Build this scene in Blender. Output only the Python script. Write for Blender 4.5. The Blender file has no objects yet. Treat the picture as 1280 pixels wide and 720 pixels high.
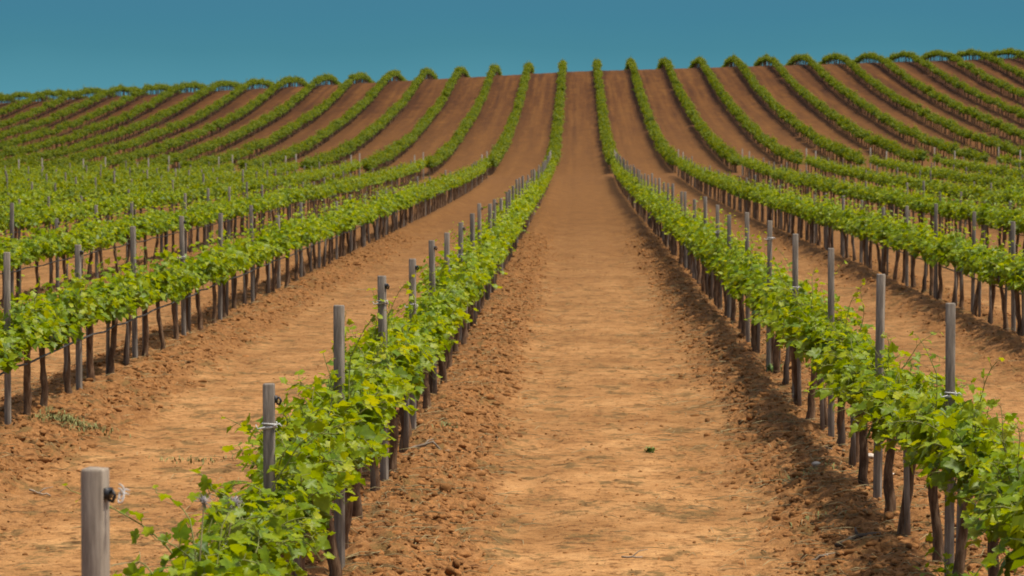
import bpy, math, random
import numpy as np

R = math.radians
random.seed(7)
rng = np.random.default_rng(7)
scene = bpy.context.scene
col = scene.collection

# ------------------------------------------------------------------ camera, light, exposure
CAM_Z = 1.86
cam_d = bpy.data.cameras.new("camera")
cam = bpy.data.objects.new("camera", cam_d)
col.objects.link(cam)
cam_d.sensor_width = 36.0
cam_d.lens = 112.5
cam.location = (0, 0, CAM_Z)
cam.rotation_euler = (R(90) - math.atan(210 / 4000), 0, math.atan(80.3 / 4000))
cam_d.clip_start = 0.2
cam_d.clip_end = 6000
cam_d.dof.use_dof = True
cam_d.dof.focus_distance = 14.5
cam_d.dof.aperture_fstop = 14.0
scene.camera = cam

SUN_EL, SUN_AZ = 69.0, 96.0            # azimuth clockwise from +Y (the view direction)
world = bpy.data.worlds.new("World")
scene.world = world
world.use_nodes = True
wn, wl = world.node_tree.nodes, world.node_tree.links
wn.clear()
w_out = wn.new("ShaderNodeOutputWorld")
w_bg = wn.new("ShaderNodeBackground")
w_sky = wn.new("ShaderNodeTexSky")
w_sky.sky_type = 'NISHITA'
w_sky.sun_disc = False
w_sky.sun_elevation = R(SUN_EL)
w_sky.sun_rotation = R(SUN_AZ)
w_sky.ozone_density = 1.0
w_sky.dust_density = 4.0
SKY_S = 0.13
w_bg.inputs["Strength"].default_value = SKY_S
w_tc = wn.new("ShaderNodeTexCoord")
w_sep = wn.new("ShaderNodeSeparateXYZ")
w_ramp = wn.new("ShaderNodeValToRGB")          # teal gradient painted over the low sky, in place of the sky texture
cr = w_ramp.color_ramp
cr.elements[0].position = 0.0
cr.elements[0].color = (0.098, 0.312, 0.388, 1)
cr.elements[1].position = 1.0
cr.elements[1].color = (0.06, 0.215, 0.32, 1)
for p, c in ((0.30, (0.094, 0.310, 0.390, 1)), (0.62, (0.066, 0.245, 0.325, 1)), (0.80, (0.060, 0.228, 0.322, 1))):
    e = cr.elements.new(p)
    e.color = c
w_map = wn.new("ShaderNodeMapRange")
w_map.inputs["From Min"].default_value = 0.0
w_map.inputs["From Max"].default_value = 0.05
w_noise = wn.new("ShaderNodeTexNoise")
w_noise.inputs["Scale"].default_value = 9.0
w_noise.inputs["Detail"].default_value = 3.0
w_nadd = wn.new("ShaderNodeMath"); w_nadd.operation = 'MULTIPLY_ADD'
w_nadd.inputs[1].default_value = 0.018
w_scale = wn.new("ShaderNodeVectorMath"); w_scale.operation = 'SCALE'
w_scale.inputs["Scale"].default_value = 0.785 / SKY_S
w_fade = wn.new("ShaderNodeMapRange")
w_fade.inputs["From Min"].default_value = 0.06
w_fade.inputs["From Max"].default_value = 0.30
w_mix = wn.new("ShaderNodeMix"); w_mix.data_type = 'RGBA'
wl.new(w_tc.outputs["Generated"], w_sep.inputs[0])
wl.new(w_tc.outputs["Generated"], w_noise.inputs["Vector"])
wl.new(w_noise.outputs["Fac"], w_nadd.inputs[0])
wl.new(w_sep.outputs["Z"], w_nadd.inputs[2])
wl.new(w_nadd.outputs[0], w_map.inputs["Value"])
wl.new(w_map.outputs[0], w_ramp.inputs[0])
wl.new(w_ramp.outputs[0], w_scale.inputs[0])
wl.new(w_sep.outputs["Z"], w_fade.inputs["Value"])
wl.new(w_fade.outputs[0], w_mix.inputs["Factor"])
wl.new(w_scale.outputs[0], w_mix.inputs["A"])
wl.new(w_sky.outputs[0], w_mix.inputs["B"])
wl.new(w_mix.outputs["Result"], w_bg.inputs["Color"])
wl.new(w_bg.outputs[0], w_out.inputs[0])

sun_d = bpy.data.lights.new("sun", 'SUN')
sun_d.energy = 4.0
sun_d.angle = R(3.0)
sun_d.color = (1.0, 0.95, 0.86)
sun = bpy.data.objects.new("sun", sun_d)
col.objects.link(sun)
sun.rotation_euler = (R(90 - SUN_EL), 0, R(180 - SUN_AZ))

vs = scene.view_settings
vs.view_transform = 'Standard'
vs.look = 'None'
vs.exposure = 0.30
vs.gamma = 1.0
scene.cycles.filter_width = 1.8

# ------------------------------------------------------------------ small helpers
def tag(o, label=None, cat=None, group=None, kind=None):
    for k, v in (("label", label), ("category", cat), ("group", group), ("kind", kind)):
        if v:
            o[k] = v
    return o

def mesh_from(name, verts, tris, mats, mat_index=None, smooth=False, attrs=None):
    verts = np.asarray(verts, dtype=np.float32)
    tris = np.asarray(tris, dtype=np.int32)
    me = bpy.data.meshes.new(name)
    k = tris.shape[1]
    me.vertices.add(len(verts)); me.vertices.foreach_set("co", verts.ravel())
    me.loops.add(tris.size); me.loops.foreach_set("vertex_index", tris.ravel())
    me.polygons.add(len(tris))
    me.polygons.foreach_set("loop_start", np.arange(0, tris.size, k, dtype=np.int32))
    me.polygons.foreach_set("loop_total", np.full(len(tris), k, dtype=np.int32))
    for m in mats:
        me.materials.append(m)
    if mat_index is not None:
        me.polygons.foreach_set("material_index", np.asarray(mat_index, dtype=np.int32))
    if smooth:
        me.polygons.foreach_set("use_smooth", np.ones(len(tris), dtype=bool))
    for an, av in (attrs or {}).items():
        a = me.attributes.new(an, 'FLOAT', 'POINT')
        a.data.foreach_set("value", np.asarray(av, dtype=np.float32))
    me.update(calc_edges=True)
    me.validate()
    return me

def link(name, data, parent=None):
    o = bpy.data.objects.new(name, data)
    col.objects.link(o)
    if parent is not None:
        o.parent = parent
    return o

class MB:
    """collects vertices and triangles"""
    def __init__(self):
        self.v, self.t, self.a, self.n = [], [], [], 0
    def add(self, v, t, a=0.0):
        v = np.asarray(v, dtype=np.float32).reshape(-1, 3)
        self.v.append(v); self.t.append(np.asarray(t, dtype=np.int32).reshape(-1, 3) + self.n)
        self.a.append(np.broadcast_to(np.asarray(a, dtype=np.float32), (len(v),)))
        self.n += len(v)
    def arrays(self):
        return np.concatenate(self.v), np.concatenate(self.t), np.concatenate(self.a)
    def mesh(self, name, mats, smooth=False, attr="tint"):
        v, t, a = self.arrays()
        return mesh_from(name, v, t, mats, smooth=smooth, attrs={attr: a})

def tube(path, radii, n=6, rough=0.0, r=random, cap=True):
    P = [np.array(p, dtype=float) for p in path]
    V, T = [], []
    up = np.array((0.0, 1.0, 0.01))
    for i, p in enumerate(P):
        d = P[min(i + 1, len(P) - 1)] - P[max(i - 1, 0)]
        d /= np.linalg.norm(d) + 1e-9
        a = np.cross(d, up)
        if np.linalg.norm(a) < 0.2:
            a = np.cross(d, (1.0, 0.0, 0.0))
        a /= np.linalg.norm(a)
        b = np.cross(d, a)
        for k in range(n):
            t = 2 * math.pi * k / n
            q = radii[i] * (1 + rough * r.uniform(-1, 1))
            V.append(p + (a * math.cos(t) + b * math.sin(t)) * q)
    for i in range(len(P) - 1):
        for k in range(n):
            A, B = i * n + k, i * n + (k + 1) % n
            T += [(A, B, B + n), (A, B + n, A + n)]
    if cap:
        for i, f in ((0, 1), (len(P) - 1, 0)):
            V.append(P[i]); c = len(V) - 1
            for k in range(n):
                A, B = i * n + k, i * n + (k + 1) % n
                T.append((c, B, A) if f else (c, A, B))
    return np.array(V), np.array(T)

def h2(ix, iy, seed):
    n = (ix.astype(np.int64) * 374761393 + iy.astype(np.int64) * 668265263 + seed * 974711) & 0x7fffffff
    n = ((n ^ (n >> 13)) * 1274126177) & 0x7fffffff
    return ((n ^ (n >> 16)) & 0xffff) / 65535.0

def vnoise(x, y, seed=0):
    ix, iy = np.floor(x), np.floor(y)
    fx, fy = x - ix, y - iy
    fx = fx * fx * (3 - 2 * fx); fy = fy * fy * (3 - 2 * fy)
    a = h2(ix, iy, seed); b = h2(ix + 1, iy, seed); c = h2(ix, iy + 1, seed); d = h2(ix + 1, iy + 1, seed)
    return (a * (1 - fx) + b * fx) * (1 - fy) + (c * (1 - fx) + d * fx) * fy

def sstep(a, b, x):
    t = np.clip((np.asarray(x, dtype=float) - a) / (b - a), 0, 1)
    return t * t * (3 - 2 * t)

# ------------------------------------------------------------------ the lie of the land
KY = np.array([-400, -50, 0, 40, 83, 103, 118, 128, 138, 151, 165, 180, 193, 206, 218, 226, 231, 236, 242, 251, 264, 290, 400, 900, 3000], float)
KZ = np.array([1.6, .28, 0, -.23, -.47, -.52, -.47, -.38, -.22, .16, .75, 1.56, 2.34, 3.24, 4.24, 4.92, 5.27, 5.43, 5.42, 4.95, 3.7, .6, -9, -30, -60], float)
_m = np.zeros_like(KY)
_d = np.diff(KZ) / np.diff(KY)
_m[1:-1] = (_d[:-1] * np.diff(KY)[1:] + _d[1:] * np.diff(KY)[:-1]) / (KY[2:] - KY[:-2])
_m[0], _m[-1] = _d[0], _d[-1]

def profile(y):
    y = np.clip(np.asarray(y, dtype=float), KY[0], KY[-1])
    i = np.clip(np.searchsorted(KY, y, side='right') - 1, 0, len(KY) - 2)
    h = KY[i + 1] - KY[i]
    t = (y - KY[i]) / h
    return ((2 * t**3 - 3 * t**2 + 1) * KZ[i] + (t**3 - 2 * t**2 + t) * h * _m[i]
            + (-2 * t**3 + 3 * t**2) * KZ[i + 1] + (t**3 - t**2) * h * _m[i + 1])

def base_z(x, y):
    x = np.asarray(x, dtype=float); y = np.asarray(y, dtype=float)
    xc = np.clip(x, -90, 90)
    lat = np.where(xc < 0, .055 * xc, .028 * xc)
    return profile(y) + sstep(70, 232, y) * lat

ROW_S, ROW_0 = 2.5, -1.0
GAP0, GAP1 = 125.5, 129.5          # the cross path between the flat and the hill

def row_x(k):
    return ROW_0 + ROW_S * k

def row_dist(x):
    u = (np.asarray(x, dtype=float) - ROW_0) / ROW_S
    return (u - np.round(u)) * ROW_S       # signed metres to the nearest row

def tilled(x, y):
    d = np.abs(row_dist(x)) + .22 * (vnoise(x * 1.1, y * .8, 5) - .5) + .10 * (vnoise(x * 4, y * 3, 6) - .5)
    m = 1 - sstep(.48, .68, d)
    patch = sstep(.62, .78, vnoise(x * 1.0 + 3.1, y * .45, 9)) * .55
    m = np.maximum(m, patch * (1 - sstep(.9, 1.15, np.abs(row_dist(x)))))
    cross = sstep(GAP0 - 2, GAP0, y) * (1 - sstep(GAP1, GAP1 + 2, y))
    rut = np.exp(-((np.abs(row_dist(x)) - .84 + .05 * (vnoise(x * .0 + 2, y * .3, 21) - .5)) / .10) ** 2) * sstep(.35, .7, vnoise(x * 2, y * .7, 22))
    m = np.maximum(m, .42 * rut)
    return m * (1 - .8 * cross)

def ground_z(x, y):
    x = np.asarray(x, dtype=float); y = np.asarray(y, dtype=float)
    z = base_z(x, y)
    d = np.abs(row_dist(x))
    near = 1 - sstep(45, 95, y)
    z = z + .10 * np.exp(-((d - .17) / .26) ** 2) * (1 - .6 * sstep(120, 128, y))
    m = tilled(x, y)
    ridge = 1 - np.abs(2 * vnoise(x * 9 + 2 * vnoise(x * 3, y * 3, 8), y * 6.5, 1) - 1)
    z = z + near * m * (.050 * (ridge - .5) + .044 * (vnoise(x * 24 + 9 * y, y * 17, 2) - .5) + .04 * (vnoise(x * 2.3, y * 1.6, 3) - .5))
    z = z + near * (1 - m) * (.004 * (vnoise(x * 2.2, y * .4, 4) - .5) + .007 * (vnoise(x * 8, y * 5, 7) - .5) + .006 * (vnoise(x * 22, y * 14, 11) - .5))
    z = z - .012 * np.exp(-((d - .80) / .12) ** 2)
    return z

def gz(x, y):
    return float(ground_z(np.array([x]), np.array([y]))[0])

# ------------------------------------------------------------------ materials
def new_mat(name):
    m = bpy.data.materials.new(name)
    m.use_nodes = True
    nt = m.node_tree
    b = nt.nodes["Principled BSDF"]
    return m, nt, nt.nodes, nt.links, b

def ramp(nodes, stops):
    n = nodes.new("ShaderNodeValToRGB")
    e = n.color_ramp.elements
    e[0].position, e[0].color = stops[0][0], (*stops[0][1], 1)
    e[1].position, e[1].color = stops[-1][0], (*stops[-1][1], 1)
    for p, c in stops[1:-1]:
        q = e.new(p); q.color = (*c, 1)
    return n

def noise(nodes, links, scale, detail=4, rough=.55, vec=None):
    n = nodes.new("ShaderNodeTexNoise")
    n.inputs["Scale"].default_value = scale
    n.inputs["Detail"].default_value = detail
    n.inputs["Roughness"].default_value = rough
    if vec is not None:
        links.new(vec, n.inputs["Vector"])
    return n

def mixc(nodes, links, fac, a, b, mode='MIX'):
    n = nodes.new("ShaderNodeMix"); n.data_type = 'RGBA'; n.blend_type = mode
    for s, v in (("Factor", fac), ("A", a), ("B", b)):
        if isinstance(v, (int, float)):
            n.inputs[s].default_value = v
        elif isinstance(v, tuple):
            n.inputs[s].default_value = (*v, 1)
        else:
            links.new(v, n.inputs[s])
    return n.outputs["Result"]

def soil_material(name, clod=False):
    m, nt, N, L, b = new_mat(name)
    geo = N.new("ShaderNodeNewGeometry")
    pos = geo.outputs["Position"]
    big = noise(N, L, .55, 4, .6, pos)
    mid = noise(N, L, 3.5, 5, .65, pos)
    fine = noise(N, L, 28, 5, .7, pos)
    grit = noise(N, L, 110, 3, .7, pos)
    dry = ramp(N, [(.30, (.275, .132, .042)), (.52, (.380, .194, .069)), (.75, (.46, .258, .102))])
    L.new(mid.outputs["Fac"], dry.inputs[0])
    till = ramp(N, [(.28, (0.1360, 0.0592, 0.0176)), (.50, (0.2400, 0.1080, 0.0344)), (.72, (0.3440, 0.1720, 0.0640))])
    L.new(fine.outputs["Fac"], till.inputs[0])
    if clod:
        c = till.outputs[0]
        rnd = mixc(N, L, geo.outputs["Random Per Island"], (.62, .60, .56), (1.25, 1.2, 1.15))
        c = mixc(N, L, 1.0, c, rnd, 'MULTIPLY')
    else:
        at = N.new("ShaderNodeAttribute"); at.attribute_name = "till"
        # compacted track has darker damp blotches of its own
        bl = ramp(N, [(.38, (.72, .68, .62)), (.60, (1.08, 1.08, 1.08))])
        L.new(big.outputs["Fac"], bl.inputs[0])
        c = mixc(N, L, 1.0, dry.outputs[0], bl.outputs[0], 'MULTIPLY')
        c = mixc(N, L, at.outputs["Fac"], c, till.outputs[0])
        # withered olive litter
        wv = N.new("ShaderNodeMapping"); wv.inputs["Scale"].default_value = (1.0, .55, 1)
        L.new(pos, wv.inputs["Vector"])
        lit = noise(N, L, 5.5, 6, .72, wv.outputs[0])
        lr = ramp(N, [(.53, (0, 0, 0)), (.60, (1, 1, 1))])
        L.new(lit.outputs["Fac"], lr.inputs[0])
        lf = N.new("ShaderNodeMath"); lf.operation = 'MULTIPLY'; lf.inputs[1].default_value = .80
        L.new(lr.outputs[0], lf.inputs[0])
        c = mixc(N, L, lf.outputs[0], c, (.125, .078, .026))
        gm = ramp(N, [(.30, (.50, .47, .44)), (.5, (1, 1, 1)), (.68, (1.30, 1.27, 1.2))])
        L.new(grit.outputs["Fac"], gm.inputs[0])
        # loose crumbs and dark flecks lying on the trodden earth
        fl = noise(N, L, 15, 5, .75, pos)
        fr = ramp(N, [(.38, (.34, .27, .20)), (.47, (.92, .92, .92)), (.60, (1.0, 1.0, 1.0)), (.68, (1.25, 1.22, 1.16))])
        L.new(fl.outputs["Fac"], fr.inputs[0])
        c = mixc(N, L, .9, c, fr.outputs[0], 'MULTIPLY')
        c = mixc(N, L, .8, c, gm.outputs[0], 'MULTIPLY')
        # further off, and up the hill, redder damp earth with vignette darkening painted in
        sx = N.new("ShaderNodeSeparateXYZ"); L.new(pos, sx.inputs[0])
        wob = N.new("ShaderNodeMath"); wob.operation = 'MULTIPLY_ADD'; wob.inputs[1].default_value = 26.0
        L.new(big.outputs["Fac"], wob.inputs[0]); L.new(sx.outputs["Y"], wob.inputs[2])
        f1 = N.new("ShaderNodeMapRange"); f1.inputs["From Min"].default_value = 28; f1.inputs["From Max"].default_value = 85
        f2 = N.new("ShaderNodeMapRange"); f2.inputs["From Min"].default_value = 120; f2.inputs["From Max"].default_value = 215
        L.new(wob.outputs[0], f1.inputs["Value"]); L.new(wob.outputs[0], f2.inputs["Value"])
        far = ramp(N, [(.32, (0.0994, 0.0418, 0.0100)), (.55, (0.1509, 0.0662, 0.0162)), (.75, (0.2134, 0.1022, 0.0287))])
        L.new(mid.outputs["Fac"], far.inputs[0])
        c = mixc(N, L, f1.outputs[0], c, far.outputs[0])
        strv = N.new("ShaderNodeMapping"); strv.inputs["Scale"].default_value = (2.4, .05, .05)
        L.new(pos, strv.inputs["Vector"])
        st = noise(N, L, 1.0, 4, .6, strv.outputs[0])
        hill = ramp(N, [(.30, (.054, .0195, .0040)), (.5, (.084, .0320, .0060)), (.72, (.122, .051, .0105))])
        L.new(st.outputs["Fac"], hill.inputs[0])
        blot = noise(N, L, 1.7, 5, .7, pos)
        br = ramp(N, [(.36, (.62, .60, .58)), (.52, (1, 1, 1)), (.66, (1.28, 1.25, 1.2))])
        L.new(blot.outputs["Fac"], br.inputs[0])
        hc = mixc(N, L, .85, hill.outputs[0], br.outputs[0], 'MULTIPLY')
        hw = mixc(N, L, at.outputs["Fac"], (1.12, 1.12, 1.1), (.72, .68, .64))
        hc = mixc(N, L, 1.0, hc, hw, 'MULTIPLY')
        c = mixc(N, L, f2.outputs[0], c, hc)
    L.new(c, b.inputs["Base Color"])
    b.inputs["Roughness"].default_value = .95
    b.inputs["Specular IOR Level"].default_value = .12
    bp = N.new("ShaderNodeBump"); bp.inputs["Strength"].default_value = .55; bp.inputs["Distance"].default_value = .02
    L.new(fine.outputs["Fac"], bp.inputs["Height"])
    bp2 = N.new("ShaderNodeBump"); bp2.inputs["Strength"].default_value = .5; bp2.inputs["Distance"].default_value = .006
    L.new(grit.outputs["Fac"], bp2.inputs["Height"]); L.new(bp.outputs[0], bp2.inputs["Normal"])
    L.new(bp2.outputs[0], b.inputs["Normal"])
    return m

def leaf_material(name, dark=1.0, gloss=.46):
    m, nt, N, L, b = new_mat(name)
    at = N.new("ShaderNodeAttribute"); at.attribute_name = "tint"
    geo = N.new("ShaderNodeNewGeometry")
    oi = N.new("ShaderNodeObjectInfo")
    ad = N.new("ShaderNodeMath"); ad.operation = 'MULTIPLY_ADD'; ad.inputs[1].default_value = .56
    L.new(geo.outputs["Random Per Island"], ad.inputs[0]); L.new(at.outputs["Fac"], ad.inputs[2])
    sb = N.new("ShaderNodeMath"); sb.operation = 'MULTIPLY_ADD'; sb.inputs[1].default_value = .12
    L.new(oi.outputs["Random"], sb.inputs[0]); L.new(ad.outputs[0], sb.inputs[2])
    d = dark
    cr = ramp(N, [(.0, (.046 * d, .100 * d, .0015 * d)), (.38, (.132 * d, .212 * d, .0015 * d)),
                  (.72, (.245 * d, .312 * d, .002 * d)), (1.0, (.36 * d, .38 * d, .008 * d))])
    half = N.new("ShaderNodeMath"); half.operation = 'MULTIPLY'; half.inputs[1].default_value = .68
    L.new(sb.outputs[0], half.inputs[0]); L.new(half.outputs[0], cr.inputs[0])
    tcn = N.new("ShaderNodeTexCoord")
    mo = noise(N, L, 55, 3, .6, tcn.outputs["Object"])
    mr = ramp(N, [(.34, (.66, .70, .6)), (.55, (1.0, 1.0, 1.0)), (.70, (1.22, 1.14, 1.1))])
    L.new(mo.outputs["Fac"], mr.inputs[0])
    lc = mixc(N, L, 1.0, cr.outputs[0], mr.outputs[0], 'MULTIPLY')
    L.new(lc, b.inputs["Base Color"])
    b.inputs["Roughness"].default_value = gloss
    b.inputs["Specular IOR Level"].default_value = .24
    tr = N.new("ShaderNodeBsdfTranslucent")
    tc = mixc(N, L, 1.0, cr.outputs[0], (1.9, 1.55, .3), 'MULTIPLY')
    L.new(tc, tr.inputs["Color"])
    mx = N.new("ShaderNodeMixShader"); mx.inputs[0].default_value = .41
    L.new(b.outputs[0], mx.inputs[1]); L.new(tr.outputs[0], mx.inputs[2])
    L.new(mx.outputs[0], N["Material Output"].inputs["Surface"])
    return m

def streak_material(name, stops, scale=(14, 14, 2.0), rough=.9, bump=.5, dist=.006):
    m, nt, N, L, b = new_mat(name)
    tc = N.new("ShaderNodeTexCoord")
    mp = N.new("ShaderNodeMapping"); mp.inputs["Scale"].default_value = scale
    L.new(tc.outputs["Object"], mp.inputs["Vector"])
    oi = N.new("ShaderNodeObjectInfo")
    n = noise(N, L, 4.0, 6, .7, mp.outputs[0])
    r = ramp(N, stops); L.new(n.outputs["Fac"], r.inputs[0])
    v = mixc(N, L, oi.outputs["Random"], (.75, .75, .75), (1.2, 1.17, 1.12))
    c = mixc(N, L, 1.0, r.outputs[0], v, 'MULTIPLY')
    L.new(c, b.inputs["Base Color"])
    b.inputs["Roughness"].default_value = rough
    b.inputs["Specular IOR Level"].default_value = .2
    bp = N.new("ShaderNodeBump"); bp.inputs["Strength"].default_value = bump; bp.inputs["Distance"].default_value = dist
    L.new(n.outputs["Fac"], bp.inputs["Height"]); L.new(bp.outputs[0], b.inputs["Normal"])
    return m

def plain(name, c, rough=.7, spec=.3, var=.25, scale=30):
    m, nt, N, L, b = new_mat(name)
    tc = N.new("ShaderNodeTexCoord")
    n = noise(N, L, scale, 4, .6, tc.outputs["Object"])
    r = ramp(N, [(.3, tuple(x * (1 - var) for x in c)), (.7, tuple(min(1, x * (1 + var)) for x in c))])
    L.new(n.outputs["Fac"], r.inputs[0]); L.new(r.outputs[0], b.inputs["Base Color"])
    b.inputs["Roughness"].default_value = rough
    b.inputs["Specular IOR Level"].default_value = spec
    return m

M_SOIL = soil_material("soil")
M_CLOD = soil_material("clod_soil", True)
M_LEAF = leaf_material("vine_leaf")
M_LEAF_HILL = leaf_material("hill_vine_leaf", .58, .6)  # deeper green copy of the leaf, with the hill's dimness put into the colour
M_LEAF_FAR = leaf_material("valley_vine_leaf", .76, .55)  # same leaf as the near rows, painted darker for distance
M_BARK = streak_material("vine_bark", [(.30, (.038, .020, .010)), (.50, (.128, .072, .038)), (.72, (.29, .195, .118))], (10, 10, 2.2), .95, .9, .01)
M_SHOOT = plain("green_shoot", (.16, .17, .035), .6)
M_WOOD = streak_material("grey_weathered_wood", [(.28, (.095, .076, .058)), (.5, (.19, .160, .126)), (.74, (.34, .292, .235))], (16, 16, 1.6))
M_WOOD_PALE = streak_material("pale_sawn_wood", [(.28, (.13, .104, .078)), (.5, (.22, .182, .14)), (.74, (.36, .31, .245))], (16, 16, 1.4))
M_WIRE = plain("galvanised_wire", (.30, .29, .27), .45, .5)
M_BLACK = plain("black_plastic", (.014, .014, .015), .45, .4)
M_TIE = plain("pale_twine", (.50, .48, .44), .7)
M_HOSE = plain("dull_black_hose", (.05, .046, .042), .6)
M_STONE = plain("pale_stone", (.46, .39, .31), .9, .2, .2, 40)
M_STRAW = plain("dry_straw", (.27, .21, .10), .8, .2, .4, 9)
M_WEED = plain("weed_green", (.16, .24, .05), .6, .3, .4, 20)
M_STICK = streak_material("bleached_stick", [(.3, (.12, .088, .058)), (.7, (.34, .275, .205))], (9, 9, 9))
M_DARKSTICK = streak_material("dark_stick", [(.3, (.03, .022, .016)), (.7, (.10, .075, .055))], (9, 9, 9))
M_SEED = plain("grey_seed_fluff", (.30, .27, .25), .95, .1, .35, 60)

# ------------------------------------------------------------------ ground sheet
def axis_x():
    a = list(np.arange(-7.0, 6.0, .03))
    x, s = 6.0, .03
    right = []
    while x < 400:
        right.append(x); s = min(s * 1.06, 22); s = s if x > 60 else min(s, .30); x += s
    x, s = -7.0, .03
    left = []
    while x > -400:
        s = min(s * 1.06, 22); s = s if x < -70 else min(s, .30); x -= s; left.append(x)
    return np.array(left[::-1] + a + right)

def axis_y():
    ys = [-60, -30, -15, -8, -3, 0, 2, 3.5]
    y = 4.5
    while y < 300:
        ys.append(y); y += max(.032, min(y * .0028, .8))
    while y < 3000:
        ys.append(y); y *= 1.12
    return np.array(ys)

gx, gy = axis_x(), axis_y()
GX, GY = np.meshgrid(gx, gy)
GZ = ground_z(GX.ravel(), GY.ravel())
nx, ny = len(gx), len(gy)
gv = np.stack([GX.ravel(), GY.ravel(), GZ], 1)
ii = (np.arange(ny - 1)[:, None] * nx + np.arange(nx - 1)[None, :]).ravel()
gq = np.stack([ii, ii + 1, ii + nx + 1, ii + nx], 1)
g_me = mesh_from("ground", gv, gq, [M_SOIL], smooth=True, attrs={"till": tilled(GX.ravel(), GY.ravel())})
ground = link("ground", g_me)
tag(ground, "bare orange brown vineyard soil rising to a red brown hill", "ground", None, "structure")

# ------------------------------------------------------------------ leaves
def leaf_outline(lod):
    if lod == 0:
        h = [(-.10, .10), (-.17, .32), (.04, .50), (.15, .37), (.30, .52), (.47, .53), (.53, .28), (.70, .26), (.84, .12)]
    elif lod == 1:
        h = [(-.14, .30), (.25, .50), (.50, .48), (.66, .24)]
    else:
        return np.array([(0, 0), (.42, .46), (.95, 0), (.42, -.46)], float)
    pts = [(0, 0)] + h + [(1.0, 0)] + [(a, -b) for a, b in h[::-1]]
    return np.array(pts, float)

OUT = {k: leaf_outline(k) for k in (0, 1, 2)}

def leaf_geom(lod, size, r, curl=None):
    o = OUT[lod]
    if lod < 2:
        p = np.vstack([[(.27, 0)], o])
        n = len(o)
        t = [(0, 1 + i, 1 + (i + 1) % n) for i in range(n)]
    else:
        p = o
        t = [(0, 1, 2), (0, 2, 3)]
    jit = 1 + .10 * (r.random(len(p)) - .5)
    a, b = p[:, 0] * jit, p[:, 1] * jit
    fold = r.uniform(-.10, .42); droop = r.uniform(.0, .38); wave = r.uniform(-.12, .12)
    z = fold * np.abs(b) - droop * a * a + wave * np.sin(a * 7 + b * 5)
    return np.stack([a, b, z], 1) * size, np.array(t)

def orient(v, base, axis, normal):
    axis = axis / (np.linalg.norm(axis) + 1e-9)
    normal = normal - axis * np.dot(axis, normal)
    ln = np.linalg.norm(normal)
    if ln < 1e-3:
        normal = np.cross(axis, (1.0, .1, 0)); ln = np.linalg.norm(normal)
    normal = normal / ln
    bi = np.cross(normal, axis)
    return base + v[:, :1] * axis + v[:, 1:2] * bi + v[:, 2:] * normal

def build_vine_parts(seed, lod, shoots=33, stray=2, leaf=.080, vigor=1.0, suckers=0):
    """one vine at the origin, its row along Y: leaves and shoot stems"""
    r = np.random.default_rng(seed)
    lv, sh = MB(), MB()
    def put(base, axis, normal, size, tint):
        g, t = leaf_geom(lod, size, r)
        lv.add(orient(g, base, axis, normal), t, tint)
    def run_shoot(p, d, length, nleaf, sz, grav, thick=.0035):
        path = [p.copy()]
        step = length / nleaf
        for i in range(nleaf):
            d = d + np.array((r.normal(0, .14), r.normal(0, .14), -grav * (i / nleaf)))
            d /= np.linalg.norm(d)
            p = p + d * step
            path.append(p.copy())
            f = i / max(nleaf - 1, 1)
            side = np.array((r.normal(0, 1), r.normal(0, 1), r.normal(0, .5)))
            side -= d * np.dot(side, d); side /= np.linalg.norm(side) + 1e-9
            out = np.array((p[0] * 3.6, r.normal(0, .5), .35)); out /= np.linalg.norm(out)
            side = side * .75 + out * .7
            side /= np.linalg.norm(side)
            base = p + side * r.uniform(.02, .055) * (1 - .5 * f)
            ax = side * .8 + np.array((0, 0, -.75 + .5 * f)) + r.normal(0, .28, 3)
            nr = out * .9 + np.array((0, 0, .75)) + r.normal(0, .38, 3)
            s = sz * (1.0 - .52 * f ** 1.6) * r.uniform(.78, 1.22)
            put(base, ax, nr, s, np.clip(.12 + .52 * f ** 1.5 + .35 * (p[2] - .6) + r.normal(0, .10), 0, 1.1))
            if lod == 0 and i < nleaf:
                v, t = tube([p, base], [.0015, .0012], 3, cap=False); sh.add(v, t)
        if lod < 2:
            rad = np.linspace(thick, .0012, len(path))
            v, t = tube(path, rad, 4 if lod == 0 else 3, cap=False); sh.add(v, t)
    for k in range(shoots):
        u = (k + r.random()) / shoots * 1.02 - .51
        p = np.array((r.normal(0, .025), u, .50 + r.normal(0, .03)))
        lean = r.normal(0, .26)
        d = np.array((lean, r.normal(0, .35), 1.0)); d /= np.linalg.norm(d)
        L_ = r.uniform(.19, .31) * vigor
        run_shoot(p, d, L_, int(r.integers(7, 10)), leaf, r.uniform(.25, .75))
    for k in range(int(shoots * .22)):         # low sprays hanging under the cordon
        u = r.uniform(-.5, .5)
        s = -1 if r.random() < .5 else 1
        run_shoot(np.array((s * .05, u, .49)), np.array((s * .7, r.normal(0, .4), .45)), r.uniform(.08, .14), 4, leaf * .95, .9)
    for k in range(stray):                     # long whips that reach out of the canopy
        u = r.uniform(-.5, .5)
        run_shoot(np.array((0, u, .55)), np.array((r.normal(-.05, .32), r.normal(0, .3), 1.0)), r.uniform(.34, .50), 11, leaf * .62, r.uniform(.05, .35), .003)
    for k in range(suckers):
        a = r.uniform(0, 6.28)
        run_shoot(np.array((.03 * math.cos(a), .03 * math.sin(a), .02)), np.array((.6 * math.cos(a), .6 * math.sin(a), 1.0)), r.uniform(.16, .30), 6, leaf * .8, .3)
    return lv, sh

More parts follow.
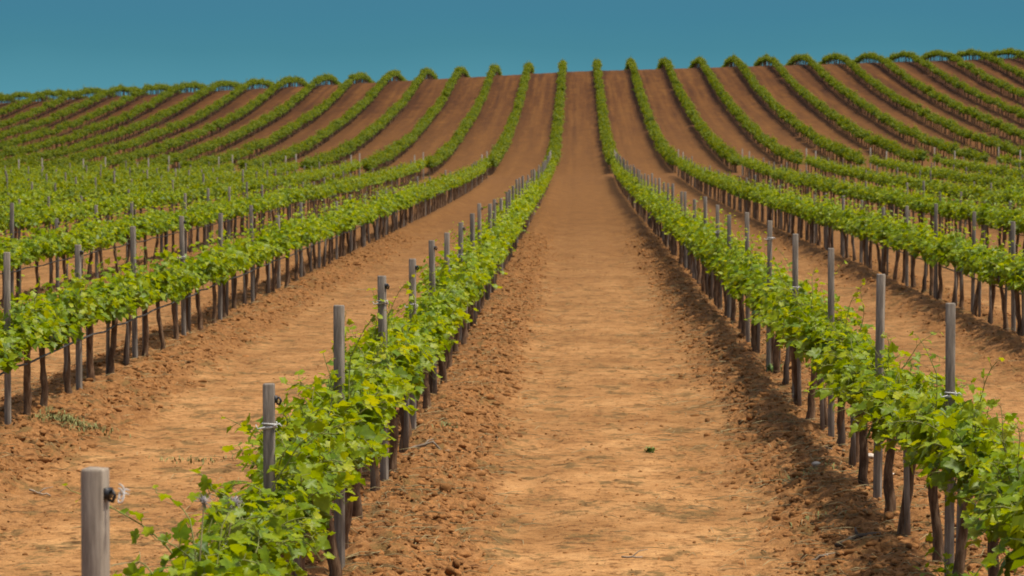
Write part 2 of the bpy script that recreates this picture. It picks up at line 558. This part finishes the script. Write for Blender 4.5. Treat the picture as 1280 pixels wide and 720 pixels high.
def build_trunk(seed, n=7):
    rr = random.Random(seed)
    mb = MB()
    lean, ly = rr.uniform(-.05, .05), rr.uniform(-.10, .10)
    bx, by = rr.uniform(-.02, .02), rr.uniform(-.03, .03)
    path, rad = [], []
    K = 8
    for i in range(K):
        f = i / (K - 1)
        path.append((lean * f + bx * math.sin(f * 5) + rr.uniform(-.006, .006), ly * f + by * math.sin(f * 4 + 1) + rr.uniform(-.006, .006), -.08 + .56 * f))
        rad.append((.026 - .008 * f + (.006 if i < 2 else 0) + (.006 if i == K - 1 else 0)) * rr.uniform(.88, 1.12))
    v, t = tube(path, rad, n, .12, rr); mb.add(v, t)
    top = path[-1]
    for s in (-1, 1):
        ap = [top]
        ar = [.019]
        for j in range(1, 6):
            ap.append((top[0] * (1 - j / 5) + rr.uniform(-.012, .012), top[1] + s * j * .092, .475 + .03 * math.sin(j) + .008 * j))
            ar.append((.017 - .0016 * j) * rr.uniform(.85, 1.2))
        v, t = tube(ap, ar, max(n - 2, 4), .12, rr); mb.add(v, t)
        for j in (1, 2, 3, 4, 5):                  # spurs
            q = ap[j]
            v, t = tube([q, (q[0] + rr.uniform(-.02, .02), q[1] + rr.uniform(-.015, .015), q[2] + rr.uniform(.03, .06))], [.008, .006], 4, .1, rr); mb.add(v, t)
    return mb

def build_stake(seed):
    rr = random.Random(seed)
    mb = MB()
    x, y = rr.uniform(-.03, .03), .045 * rr.choice((-1, 1))
    a, b = rr.uniform(-.02, .02), rr.uniform(-.04, .04)
    v, t = tube([(x, y, -.06), (x + a * .5, y + b * .5, .28), (x + a, y + b, .62)], [.014, .013, .012], 6, .06, rr)
    mb.add(v, t)
    return mb

# ------------------------------------------------------------------ rows: where the posts and vines stand
ORD = ["first", "second", "third", "fourth", "fifth", "sixth", "seventh", "eighth", "ninth", "tenth", "eleventh", "twelfth", "thirteenth",
       "fourteenth", "fifteenth", "sixteenth", "seventeenth", "eighteenth", "nineteenth", "twentieth", "twenty-first", "twenty-second",
       "twenty-third", "twenty-fourth", "twenty-fifth", "twenty-sixth", "twenty-seventh", "twenty-eighth", "twenty-ninth", "thirtieth",
       "thirty-first", "thirty-second", "thirty-third", "thirty-fourth", "thirty-fifth", "thirty-sixth", "thirty-seventh", "thirty-eighth", "thirty-ninth", "fortieth"]

MEASURED = {
    0: [6.6, 10.4, 13.2, 16.5, 19.4, 22.6, 25.1, 27.8, 30.7],
    1: [12.85, 15.7, 19.0, 21.7, 24.6, 28.0],
    -1: [19.6, 22.5, 25.4, 28.4, 31.2, 34.4],
}

def in_view(x, y, margin=0.0):
    """inside the width of the picture, with a margin in metres"""
    return -(720.3 / 4000) * y - margin < x < (559.7 / 4000) * y + margin

def row_name(k):
    n = k if k > 0 else 1 - k
    side = "right" if k > 0 else "left"
    return f"{ORD[n - 1]} row {side} of the track"

rp = random.Random(31)
posts, vines, filler = [], [], []          # (row, y, ordinal ...)
for k in range(-10, 11):
    x = row_x(k)
    start = abs(x) / (.18 if x < 0 else .14)
    ys = list(MEASURED.get(k, []))
    if not ys:
        ys = [start + rp.uniform(.3, 2.2)]
    while ys[-1] < GAP0 - 4:
        ys.append(ys[-1] + rp.uniform(2.75, 3.25))
    ys[-1] = GAP0
    for n, y in enumerate(ys):
        posts.append((k, y, n))
        if n + 1 < len(ys):
            g = ys[n + 1] - y
            for j in range(3):
                vines.append((k, y + g * (j + .5) / 3 + rp.uniform(-.09, .09), n, j))
    y = ys[0]
    j = 0
    while y - .95 > max(7.0, start - 14):      # towards the camera, before the first post
        y -= .95
        yy = y + .45 + rp.uniform(-.08, .08)
        if in_view(x, yy, .15):
            vines.append((k, yy, -1, j))
        else:
            filler.append((k, yy))
        j += 1
vines = [v for v in vines if v[1] < GAP0 + .2]
vis = sorted((v for v in vines if in_view(row_x(v[0]), v[1], .35)), key=lambda v: v[1])
NEAR_V, FAR_V = vis[:300], vis[300:]
pvis = sorted((p for p in posts if in_view(row_x(p[0]), p[1], .05)), key=lambda p: p[1])
NEAR_P, FAR_P = pvis[:300], pvis[300:]

# ------------------------------------------------------------------ posts
def post_shaft_mesh(seed, w=.05, h=1.07, mat=M_WOOD, dx=.003):
    rr = random.Random(seed)
    mb = MB()
    c = w / 2
    bev = .003
    ring = [(-c + bev, -c), (c - bev, -c), (c, -c + bev), (c, c - bev), (c - bev, c), (-c + bev, c), (-c, c - bev), (-c, -c + bev)]
    zs = [-.25, .1, .4, .7, h - .005, h]
    V, T = [], []
    tx, ty = rr.uniform(-dx, dx), rr.uniform(-dx, dx)
    for i, z in enumerate(zs):
        s = .90 if i == len(zs) - 1 else 1 + rr.uniform(-.02, .02)
        for (px, py) in ring:
            V.append((px * s + tx * z, py * s + ty * z, z + (rr.uniform(-.002, .002) if i == len(zs) - 1 else 0)))
    n = 8
    for i in range(len(zs) - 1):
        for k in range(n):
            A, B = i * n + k, i * n + (k + 1) % n
            T += [(A, B, B + n), (A, B + n, A + n)]
    V.append((tx * h, ty * h, h + .001))
    t0 = (len(zs) - 1) * n
    T += [(len(V) - 1, t0 + k, t0 + (k + 1) % n) for k in range(n)]
    mb.add(V, T)
    return mb.mesh("shaft", [mat])

def clip_mesh(w, h):
    """a black staple holding the wire on the right face, just under the top"""
    mb = MB()
    z = h - .052
    x0 = w / 2 - .004
    def box(a, b):
        (ax, ay, az), (bx, by, bz) = a, b
        V = [(x, y, q) for x in (ax, bx) for y in (ay, by) for q in (az, bz)]
        F = [(0, 1, 3, 2), (4, 6, 7, 5), (0, 4, 5, 1), (2, 3, 7, 6), (0, 2, 6, 4), (1, 5, 7, 3)]
        T = []
        for f in F:
            T += [(f[0], f[1], f[2]), (f[0], f[2], f[3])]
        mb.add(V, T)
    box((x0, -.014, z - .010), (x0 + .012, .014, z + .012))
    v, t = tube([(x0 + .008, 0, z), (x0 + .018, -.002, z + .008), (x0 + .024, -.003, z - .004), (x0 + .018, -.002, z - .016), (x0 + .009, 0, z - .012)], [.004] * 5, 6)
    mb.add(v, t)
    return mb.mesh("wire_clip", [M_BLACK])

def curl_mesh(w, h, seed):
    rr = random.Random(seed)
    mb = MB()
    x0, z = w / 2 + .014, h - .052
    for q in range(2):
        pts = []
        for i in range(12):
            a = i * .62
            pts.append((x0 + .012 + .010 * math.sin(a) + .0016 * i, -.004 + .004 * q + .006 * math.cos(a), z + .012 * math.cos(a) - .001 * i + .008 * q))
        v, t = tube(pts, [.0016] * 12, 5); mb.add(v, t)
    return mb.mesh("wire_end", [M_TIE])

def tie_mesh(w, z, seed):
    rr = random.Random(seed)
    mb = MB()
    c = w / 2 + .004
    for q in range(3):
        zz = z + .010 * (q - 1) + rr.uniform(-.004, .004)
        pts = [(-c, -c, zz), (c, -c, zz + rr.uniform(-.008, .008)), (c, c, zz), (-c, c, zz + rr.uniform(-.008, .008)), (-c, -c, zz)]
        v, t = tube(pts, [.0028] * 5, 5); mb.add(v, t)
    v, t = tube([(c - .01, -c - .002, z), (c + .012, -c - .006, z + .012), (c + .02, -c - .006, z + .002)], [.003, .0026, .002], 5); mb.add(v, t)
    v, t = tube([(-c + .01, -c - .002, z), (-c - .014, -c - .006, z - .006), (-c - .02, -c - .004, z + .008)], [.003, .0026, .002], 5); mb.add(v, t)
    return mb.mesh("twine_tie", [M_TIE])

POST_W = .037
shaft_vars = [post_shaft_mesh(50 + i, POST_W, 1.07 + .03 * ((i * 7) % 5 - 2)) for i in range(5)]
shaft_h = [1.07 + .03 * ((i * 7) % 5 - 2) for i in range(5)]
clip_vars = [clip_mesh(POST_W, h) for h in shaft_h]
tie_vars = [tie_mesh(POST_W, z, i) for i, z in enumerate((.70, .78, .93))]
first_shaft = post_shaft_mesh(49, .048, 1.09, M_WOOD_PALE, .001)
POST_GROUP = "square wooden trellis posts along the vine rows"

for (k, y, n) in NEAR_P:
    x = row_x(k) + rp.uniform(-.02, .02)
    root = link("trellis_post", None)
    z = float(base_z(x, y)) + .14 - (rp.uniform(.06, .16) if y > 40 else 0) - (rp.uniform(.08, .26) if y > 36 and not 0 <= k <= 1 else 0)
    root.location = (x, y, z)
    root.rotation_euler = (rp.uniform(-.012, .012), rp.uniform(-.015, .015), rp.uniform(-.35, .05))
    i = rp.randrange(5)
    if (k, n) == (0, 0):
        root.location.x = row_x(0); root.location.z = z - .055
        root.rotation_euler = (0, .002, -.22)
        tag(root, "pale squared wooden post standing alone nearest the camera, black wire clip near its top", "post", POST_GROUP)
        link("shaft", first_shaft, root)
        c = link("wire_clip", clip_mesh(.048, 1.09), root)
        link("wire_end", curl_mesh(.048, 1.09, 1), c)
        continue
    if y < 40:
        i = 1
        want = {0: [0, .92, 1.03, 1.01, .99, 1.0, .98, .99, 1.0], 1: [1.06, 1.056, 1.07, 1.075, 1.09, 1.075], -1: [1.02, .97, 1.02, 1.03, .99, 1.0]}.get(k, [])
        root.location.z -= 1.07 - (want[n] if n < len(want) else rp.uniform(.96, 1.04))
    tag(root, f"grey weathered wooden post, the {ORD[n]} post in the {row_name(k)}", "post", POST_GROUP)
    if (k, n) == (1, 0):
        root.rotation_euler = (0, 0, -.05)
    link("shaft", shaft_vars[i], root)
    if y < 40:
        if k <= 0 and n % 2 == 1 or (k, n) == (0, 4):
            c = link("wire_clip", clip_vars[i], root)
        if (k, n) in ((0, 1), (0, 3), (1, 0), (-1, 1), (1, 3)) or rp.random() < .25:
            link("twine_tie", tie_vars[{(0, 1): 2, (0, 3): 2, (1, 0): 0}.get((k, n), rp.randrange(3))], root)

if FAR_P:
    mb = MB()
    for (k, y, n) in FAR_P:
        x = row_x(k)
        z = float(base_z(x, y))
        w = .024
        V = [(x + a * w, y + b * w, z + c) for c in (-.1, 1.1) for a, b in ((-1, -1), (1, -1), (1, 1), (-1, 1))]
        T = []
        for q in range(4):
            A, B = q, (q + 1) % 4
            T += [(A, B, B + 4), (A, B + 4, A + 4)]
        T += [(4, 5, 6), (4, 6, 7)]
        mb.add(V, T)
    o = link("far_trellis_posts", mb.mesh("far_trellis_posts", [M_WOOD]))
    tag(o, "small grey posts of the farthest rows before the cross path", "posts", None, "stuff")

# ------------------------------------------------------------------ vines near enough to tell apart
N_VAR = 9
foliage_vars, shoot_vars = {0: [], 1: []}, {0: [], 1: []}
for lod in (0, 1):
    for i in range(N_VAR):
        lv, sh = build_vine_parts(100 + i + 40 * lod, lod, leaf=.074, shoots=37 + i % 4, stray=(1, 3, 0, 2, 1, 4, 2, 1, 2)[i], vigor=1.0 + .10 * lod + .08 * ((i * 5) % 4 - 1.5))
        foliage_vars[lod].append(lv.mesh("foliage", [M_LEAF]))
        shoot_vars[lod].append(sh.mesh("shoots", [M_SHOOT], smooth=True))
trunk_vars = [build_trunk(300 + i).mesh("trunk", [M_BARK], smooth=True) for i in range(9)]
stake_vars = [build_stake(400 + i).mesh("stake", [M_WOOD], smooth=True) for i in range(4)]

def one_off(seed, **kw):
    lv, sh = build_vine_parts(seed, 0, **kw)
    return lv.mesh("foliage", [M_LEAF]), sh.mesh("shoots", [M_SHOOT], smooth=True)

special = {
    (0, 0, 0): one_off(700, leaf=.064, shoots=36, stray=2, vigor=.95),
    (0, 0, 1): one_off(701, leaf=.066, shoots=40, stray=2, vigor=1.0),
    (0, 0, 2): one_off(702, leaf=.068, shoots=40, stray=2, vigor=1.0),
    (0, 1, 0): one_off(703, leaf=.068, shoots=40, stray=4, vigor=1.05),
    (1, -1, 0): one_off(704, leaf=.070, shoots=40, stray=2, vigor=1.0, suckers=5),
    (1, -1, 1): one_off(705, leaf=.070, shoots=42, stray=1, vigor=1.0, suckers=2),
}
VINE_GROUP = "staked grapevines of the near rows"
rv = random.Random(77)
WORDS = {0: "nearest", 1: "second", 2: "third"}
for (k, y, n, j) in NEAR_V:
    x = row_x(k) + rv.uniform(-.03, .03)
    root = link("grapevine", None)
    root.location = (x, y, float(base_z(x, y)) + .05)
    flip = rv.choice((0, math.pi)) if (k, n, j) not in special else 0
    root.rotation_euler = (0, 0, flip + rv.uniform(-.06, .06))
    s = rv.uniform(.93, 1.08)
    root.scale = (s * rv.uniform(.95, 1.1), s, s)
    lod = 0 if y < 24 else 1
    if n < 0:
        if k == 1:
            lab = f"leafy grapevine, {ORD[j]} in front of the first post, {row_name(k)}"
        else:
            lab = f"leafy grapevine, {ORD[j]} in front of the first post, {row_name(k)}"
    else:
        lab = f"leafy grapevine, {ORD[j]} of three past the {ORD[n]} post, {row_name(k)}"
    if (k, n, j) == (0, 0, 0):
        lab = "bright straggling grapevine just behind the pale nearest post, cut by the picture's lower edge"
    tag(root, lab, "grapevine", VINE_GROUP)
    if (k, n, j) in special:
        fm, sm = special[(k, n, j)]
    else:
        i = rv.randrange(N_VAR)
        fm, sm = foliage_vars[lod][i], shoot_vars[lod][i]
    link("foliage", fm, root)
    link("shoots", sm, root)
    link("trunk", trunk_vars[rv.randrange(9)], root)
    if rv.random() < (.6 if y < 24 else .9):
        link("stake", stake_vars[rv.randrange(4)], root)

# ------------------------------------------------------------------ the remaining vines: far rows and the hill, one mass
far_t, hill_t = [], []
for i in range(7):
    lv, _ = build_vine_parts(900 + i, 2, shoots=24, stray=1, leaf=.100, vigor=1.12)
    far_t.append(lv.arrays())
    lv, _ = build_vine_parts(950 + i, 2, shoots=25, stray=1, leaf=.115, vigor=1.16)
    hill_t.append(lv.arrays())

def simple_trunk(seed):
    rr = random.Random(seed)
    v, t = tube([(0, 0, -.1), (rr.uniform(-.02, .02), rr.uniform(-.04, .04), .25), (rr.uniform(-.03, .03), rr.uniform(-.06, .06), .52)], [.030, .024, .021], 5, .1, rr, cap=False)
    v2, t2 = tube([(0, -.48, .5), (0, 0, .48), (0, .48, .5)], [.010, .016, .010], 4, .1, rr, cap=False)
    v3, t3 = tube([(.02, .30, -.1), (.02 + rr.uniform(-.02, .02), .30 + rr.uniform(-.04, .04), .56)], [.014, .013], 4, .1, rr, cap=False)
    return np.vstack([v, v2, v3]), np.vstack([t, t2 + len(v), t3 + len(v) + len(v2)])

tr_t = [simple_trunk(i) for i in range(6)]
V_, T_, A_, MI_ = [], [], [], []
cnt = 0
def drop(tmpl, trunk, x, y, sz, sx, ang, mat=0):
    global cnt
    z = float(base_z(x, y)) + (.04 if mat == 0 else -.09)
    c, s = math.cos(ang), math.sin(ang)
    for mi, (v, t, a) in ((mat, tmpl), (1, (trunk[0], trunk[1], np.zeros(len(trunk[0]))))):
        q = np.empty_like(v, dtype=np.float32)
        q[:, 0] = (v[:, 0] * c - v[:, 1] * s) * sx + x
        q[:, 1] = (v[:, 0] * s + v[:, 1] * c) + y
        q[:, 2] = v[:, 2] * sz + z
        V_.append(q); T_.append(t + cnt); A_.append(a); MI_.append(np.full(len(t), mi, np.int32))
        cnt += len(v)

rf = random.Random(5)
for (k, y, n, j) in FAR_V:
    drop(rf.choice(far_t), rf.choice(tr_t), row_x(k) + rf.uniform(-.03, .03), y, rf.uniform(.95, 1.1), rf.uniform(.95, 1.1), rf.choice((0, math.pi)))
for (k, y) in filler:
    if in_view(row_x(k), y, 3.0):
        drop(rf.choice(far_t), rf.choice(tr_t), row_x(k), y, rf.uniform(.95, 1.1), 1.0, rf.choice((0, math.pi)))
hill_top = 262.0
for k in range(-24, 22):
    x = row_x(k)
    y = GAP1 + .5 + rf.uniform(-.3, .3)
    while y < hill_top:
        if in_view(x, y, 9.0) and rf.random() > .02:
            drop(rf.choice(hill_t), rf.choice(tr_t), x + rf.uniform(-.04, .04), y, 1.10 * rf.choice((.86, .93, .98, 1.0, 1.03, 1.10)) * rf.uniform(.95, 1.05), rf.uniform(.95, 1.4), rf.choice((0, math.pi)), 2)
        y += .95 + rf.uniform(-.06, .06)
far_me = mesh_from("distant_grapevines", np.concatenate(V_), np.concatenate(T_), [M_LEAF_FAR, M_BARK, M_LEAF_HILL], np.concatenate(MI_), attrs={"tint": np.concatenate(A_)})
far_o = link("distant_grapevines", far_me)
tag(far_o, "far rows of clipped green grapevines running up the hill to its crest", "grapevines", None, "stuff")

# ------------------------------------------------------------------ wires and drip hoses, one of each per near row
def line_along(k, zoff, rad, y0, y1, dx, sag, step, seed, n=5):
    rr = random.Random(seed)
    pts = []
    y = y0
    while y <= y1:
        x = row_x(k) + dx + rr.uniform(-.006, .006)
        pts.append((x, y, float(base_z(x, y)) + .05 + zoff + rr.uniform(-sag, sag)))
        y += step
    v, t = tube(pts, [rad] * len(pts), n)
    mb = MB(); mb.add(v, t)
    return mb

for k in (-3, -2, -1, 0, 1, 2, 3):
    x = row_x(k)
    y0 = max(6.6 if k == 0 else 8.0, abs(x) / (.18 if x < 0 else .14) - 1.0)
    o = link("drip_hose", line_along(k, .40, .0075, y0, 90, .035, .012, .55, 60 + k).mesh("drip_hose", [M_HOSE], smooth=True))
    tag(o, f"thin black irrigation hose strung through the trunks of the {row_name(k)}", "hose", "irrigation hoses along the vine rows")
    o = link("trellis_wire", line_along(k, .62, .0018, y0, 90, -.028, .004, 1.0, 90 + k, 4).mesh("trellis_wire", [M_WIRE]))
    tag(o, f"thin grey trellis wire through the foliage of the {row_name(k)}", "wire", "trellis wires along the vine rows")

# ------------------------------------------------------------------ clods, litter
def ico(sub=0):
    p = (1 + 5 ** .5) / 2
    v = np.array([(-1, p, 0), (1, p, 0), (-1, -p, 0), (1, -p, 0), (0, -1, p), (0, 1, p), (0, -1, -p), (0, 1, -p), (p, 0, -1), (p, 0, 1), (-p, 0, -1), (-p, 0, 1)], float)
    f = [(0, 11, 5), (0, 5, 1), (0, 1, 7), (0, 7, 10), (0, 10, 11), (1, 5, 9), (5, 11, 4), (11, 10, 2), (10, 7, 6), (7, 1, 8), (3, 9, 4), (3, 4, 2), (3, 2, 6), (3, 6, 8), (3, 8, 9), (4, 9, 5), (2, 4, 11), (6, 2, 10), (8, 6, 7), (9, 8, 1)]
    v /= np.linalg.norm(v[0])
    v = [tuple(q) for q in v]
    for _ in range(sub):
        cache, nf = {}, []
        def mid(a, b):
            key = (min(a, b), max(a, b))
            if key not in cache:
                m = (np.array(v[a]) + np.array(v[b])) / 2
                v.append(tuple(m / np.linalg.norm(m))); cache[key] = len(v) - 1
            return cache[key]
        for a, b, c in f:
            ab, bc, ca = mid(a, b), mid(b, c), mid(c, a)
            nf += [(a, ab, ca), (b, bc, ab), (c, ca, bc), (ab, bc, ca)]
        f = nf
    return np.array(v), np.array(f)

def lumps(sub, n, seed, amp=.28):
    r = np.random.default_rng(seed)
    v, f = ico(sub)
    out = []
    for _ in range(n):
        w = v.copy()
        for _q in range(4):
            d = r.normal(0, 1, 3); d /= np.linalg.norm(d)
            w = w * (1 + amp * r.uniform(-1, 1) * np.clip(v @ d, 0, 1)[:, None])
        w *= 1 + amp * .5 * (r.random((len(v), 1)) - .5)
        out.append((w, f))
    return out

small_l, big_l = lumps(0, 14, 1, .42), lumps(1, 14, 2, .62)
mb = MB()
N_CL = 110000
r = np.random.default_rng(12)
yy = 6.0 * (60 / 6.0) ** (r.random(N_CL) ** .85)
kk = r.choice([-3, -2, -1, 0, 1, 2, 3], N_CL, p=[.06, .09, .22, .27, .25, .08, .03])
off = np.clip(r.normal(.30, .17, N_CL), 0, .85) * np.where(r.random(N_CL) < .5, -1, 1)
xx = ROW_0 + ROW_S * kk + off
stray_m = r.random(N_CL) < .24
xx = np.where(stray_m, xx + r.uniform(-1.2, 1.2, N_CL), xx)
ok = (xx > -.185 * yy - .5) & (xx < .145 * yy + .5) & ((tilled(xx, yy) > .35) | stray_m)
xx, yy = xx[ok], yy[ok]
zz = ground_z(xx, yy)
sz = np.exp(r.normal(math.log(.0072), .5, len(xx)))
sz = np.clip(sz, .003, .019)
sz[row_dist(xx).__abs__() > .7] *= .55
tid = r.integers(0, 14, len(xx)) + np.where(sz > .012, 14, 0)
ang = r.normal(1.1, .7, len(xx))
k3 = np.stack([sz * r.uniform(.9, 2.4, len(xx)), sz * r.uniform(.7, 1.1, len(xx)), sz * r.uniform(.6, 1.1, len(xx))], 1)
for t in range(28):
    m = np.nonzero(tid == t)[0]
    if not len(m):
        continue
    v, f = (small_l + big_l)[t]
    w = v[None] * k3[m][:, None]
    c, s_ = np.cos(ang[m])[:, None], np.sin(ang[m])[:, None]
    q = np.stack([w[..., 0] * c - w[..., 1] * s_ + xx[m][:, None], w[..., 0] * s_ + w[..., 1] * c + yy[m][:, None], w[..., 2] + (zz[m] - sz[m] * .05)[:, None]], 2)
    ff = f[None] + (np.arange(len(m)) * len(v))[:, None, None]
    mb.add(q.reshape(-1, 3), ff.reshape(-1, 3))
clods = link("soil_clods", mb.mesh("soil_clods", [M_CLOD]))
tag(clods, "crumbly orange brown clods of turned soil banked along the vine rows", "clods", None, "stuff")

mb = MB()
N_ST = 9000
yy = 6.0 * (40 / 6.0) ** r.random(N_ST)
kk = r.choice([-2, -1, 0, 1, 2], N_ST, p=[.08, .2, .32, .32, .08])
xx = ROW_0 + ROW_S * kk + r.normal(-.12, .45, N_ST)
ok = (xx > -.185 * yy - .5) & (xx < .145 * yy + .5)
xx, yy = xx[ok], yy[ok]
zz = ground_z(xx, yy)
for X, Y, Z in zip(xx, yy, zz):
    a = r.random() * 6.28
    L_ = r.uniform(.02, .10)
    c, s = math.cos(a) * L_, math.sin(a) * L_
    h = r.uniform(.002, .022)
    v, t = tube([(X - c, Y - s, Z + .006), (X + r.normal(0, .008), Y + r.normal(0, .008), Z + .006 + h), (X + c, Y + s, Z + .007 + h * r.random())], [.0012, .0022, .001], 3, cap=False)
    mb.add(v, t)
straw = link("dry_straw_litter", mb.mesh("dry_straw_litter", [M_STRAW]))
tag(straw, "scattered dry straw and withered weed bits on the soil", "litter", None, "stuff")

# ------------------------------------------------------------------ stones, sticks, weeds one can point at
def px(u, v, lift=0.0):
    """ground point seen at photograph pixel (u, v), for laying things out; solved on the near plane"""
    y = 12.0
    for _ in range(30):
        x = (u - 720.3) * y / 4000
        z = float(base_z(x, y)) + lift
        y = (CAM_Z - z) * 4000 / (v - 150)
    return (u - 720.3) * y / 4000, y

def stone(u, v, size, seed, label):
    w, f = lumps(2, 1, seed, .36)[0]
    x, y = px(u, v)
    rr = np.random.default_rng(seed)
    k3 = np.array((1.25, 1.0, .7)) * size
    mb = MB(); mb.add(w * k3, f)
    o = link("stone", mb.mesh("stone", [M_STONE], smooth=False))
    o.location = (x, y, gz(x, y) + size * .30)
    o.rotation_euler = (0, 0, rr.uniform(0, 6.28))
    tag(o, label, "stone", "pale stones along the right row")

stone(1088, 592, .022, 3, "pale stone on the clods left of the right row, nearest the dark stems")
stone(1113, 618, .026, 4, "pale stone beside a trunk foot of the right row, lower than its neighbour")
stone(1137, 634, .024, 5, "pale stone between two trunk feet, right row, lowest of three")
stone(1022, 608, .020, 6, "small pale stone at the edge of the track, beside a withered weed")
stone(600, 596, .016, 7, "small pale stone in the dark clod patch left of the track")

def stick(u, v, length, ang, rad, mat, name, label, seed, cat="stick"):
    rr = random.Random(seed)
    x, y = px(u, v)
    pts = []
    n = 7
    for i in range(n):
        f = i / (n - 1) - .5
        X, Y = f * length * math.cos(ang) + rr.uniform(-.008, .008), f * length * math.sin(ang) + rr.uniform(-.008, .008)
        pts.append((X, Y, gz(x + X, y + Y) - gz(x, y) + rad + rr.uniform(0, .012)))
    v_, t_ = tube(pts, [rad * (1 - .35 * i / n) for i in range(n)], 6, .12, rr)
    mb = MB(); mb.add(v_, t_)
    q = pts[3]
    v_, t_ = tube([q, (q[0] + .04 * math.cos(ang + .8), q[1] + .04 * math.sin(ang + .8), q[2] + .02), (q[0] + .09 * math.cos(ang + .7), q[1] + .09 * math.sin(ang + .7), q[2] + .025)], [rad * .7, rad * .55, rad * .3], 5, .1, rr)
    mb.add(v_, t_)
    o = link(name, mb.mesh(name, [mat], smooth=True))
    o.location = (x, y, gz(x, y))
    tag(o, label, cat, "pruned sticks lying on the soil")

stick(45, 622, .10, .05, .006, M_STICK, "stick", "short bleached stick lying on the bare soil left of the nearest post", 1)
stick(1022, 712, .10, -.3, .007, M_STICK, "stick", "pale bleached stick at the foot of the track, lower edge", 2)
stick(1075, 700, .34, .9, .012, M_DARKSTICK, "stick", "dark forked stick lying on the clods below the right row", 3)
stick(1045, 583, .20, 1.0, .006, M_STICK, "stick", "thin pale stick on the clod bank right of the track", 4)
stick(530, 585, .30, .35, .009, M_STICK, "stick", "pale crooked pruned cane at the trunk feet, first row left of the track", 5)
stick(790, 702, .09, .0, .005, M_STICK, "stick", "short brown stick alone on the smooth track", 6)

def grass_tuft(u, v, nb, h, spread, mat, name, label, seed, leafy=False):
    r = np.random.default_rng(seed)
    x, y = px(u, v)
    mb = MB()
    for _ in range(nb):
        bx, by = r.normal(0, spread, 2) * (1, .8)
        a = r.uniform(0, 6.28)
        H = h * r.uniform(.5, 1.1)
        o_ = r.uniform(.5, 1.5) * H
        z0 = gz(x + bx, y + by) - gz(x, y)
        p0 = np.array((bx, by, z0 - .005)); p1 = np.array((bx + .35 * o_ * math.cos(a), by + .35 * o_ * math.sin(a), z0 + H * .5)); p2 = np.array((bx + o_ * math.cos(a), by + o_ * math.sin(a), z0 + H * .58))
        s = np.array((-math.sin(a), math.cos(a), 0)) * (.0035 if not leafy else .006)
        mid = s * 1.0
        mb.add([p0 - s * .6, p0 + s * .6, p1 - mid, p1 + mid, p2], [(0, 1, 3), (0, 3, 2), (2, 3, 4)])
    big = spread > .1
    o = link("low_weeds" if big else name, mb.mesh(name, [mat]))
    o.location = (x, y, gz(x, y))
    tag(o, label, "weed", None if big else "low weeds on the bare soil", "stuff" if big else None)

M_OLIVE = plain("olive_grass", (.16, .16, .05), .7, .2, .4, 12)
grass_tuft(82, 548, 420, .06, .13, M_OLIVE, "weed", "low olive grass patch at the row edge left of the nearest post", 1)
grass_tuft(812, 566, 26, .06, .018, M_WEED, "weed", "tiny green weed alone in the middle of the smooth track", 2, True)
grass_tuft(966, 476, 30, .10, .03, M_WEED, "weed", "small fresh green weed at the clod edge of the right row", 3, True)
grass_tuft(560, 560, 40, .06, .05, M_OLIVE, "weed", "sparse olive weed on the bank left of the track", 4)
grass_tuft(1010, 612, 110, .035, .14, M_OLIVE, "weed", "flattened withered weed across the track's right edge", 5)
grass_tuft(1015, 668, 60, .03, .08, M_OLIVE, "weed", "flattened olive weed on the track near the lower edge", 6)
grass_tuft(245, 578, 90, .035, .14, M_OLIVE, "weed", "flattened olive weed on the bare soil behind the second post", 7)

def dry_weed(x, y, h, seed, label, head=True):
    rr = random.Random(seed)
    root = link("dry_weed", None)
    root.location = (x, y, gz(x, y))
    tag(root, label, "dry weed", "dry weed stalks by the nearest vine")
    mb = MB()
    pts = [(0, 0, -.02)] + [(rr.uniform(-.012, .012) + .02 * i, rr.uniform(-.01, .01), h * i / 5) for i in range(1, 6)]
    v, t = tube(pts, [.0028, .0026, .0024, .0022, .002, .0018], 5, .1, rr); mb.add(v, t)
    for i in (2, 3):
        p = pts[i]
        v, t = tube([p, (p[0] + rr.uniform(-.05, .05), p[1] + rr.uniform(-.03, .03), p[2] + .05)], [.0018, .001], 4, .1, rr); mb.add(v, t)
    link("stem", mb.mesh("stem", [M_STRAW], smooth=True), root)
    if head:
        mb = MB()
        p = np.array(pts[-1])
        w, f = lumps(1, 1, seed, .5)[0]
        mb.add(w * np.array((.008, .008, .014)) + p, f)
        for _ in range(44):
            d = np.array((rr.gauss(0, 1), rr.gauss(0, 1), rr.gauss(.2, 1))); d /= np.linalg.norm(d)
            v, t = tube([p, p + d * rr.uniform(.02, .032)], [.0016, .0006], 3, cap=False); mb.add(v, t)
        link("seed_head", mb.mesh("seed_head", [M_SEED]), root)

dry_weed(-1.10, 8.55, .80, 21, "tall dry weed with fluffy grey seed head, between nearest post and vine leaves")
dry_weed(-1.07, 8.95, .76, 22, "dry weed stalk with small grey head, beside the taller seed head", True)
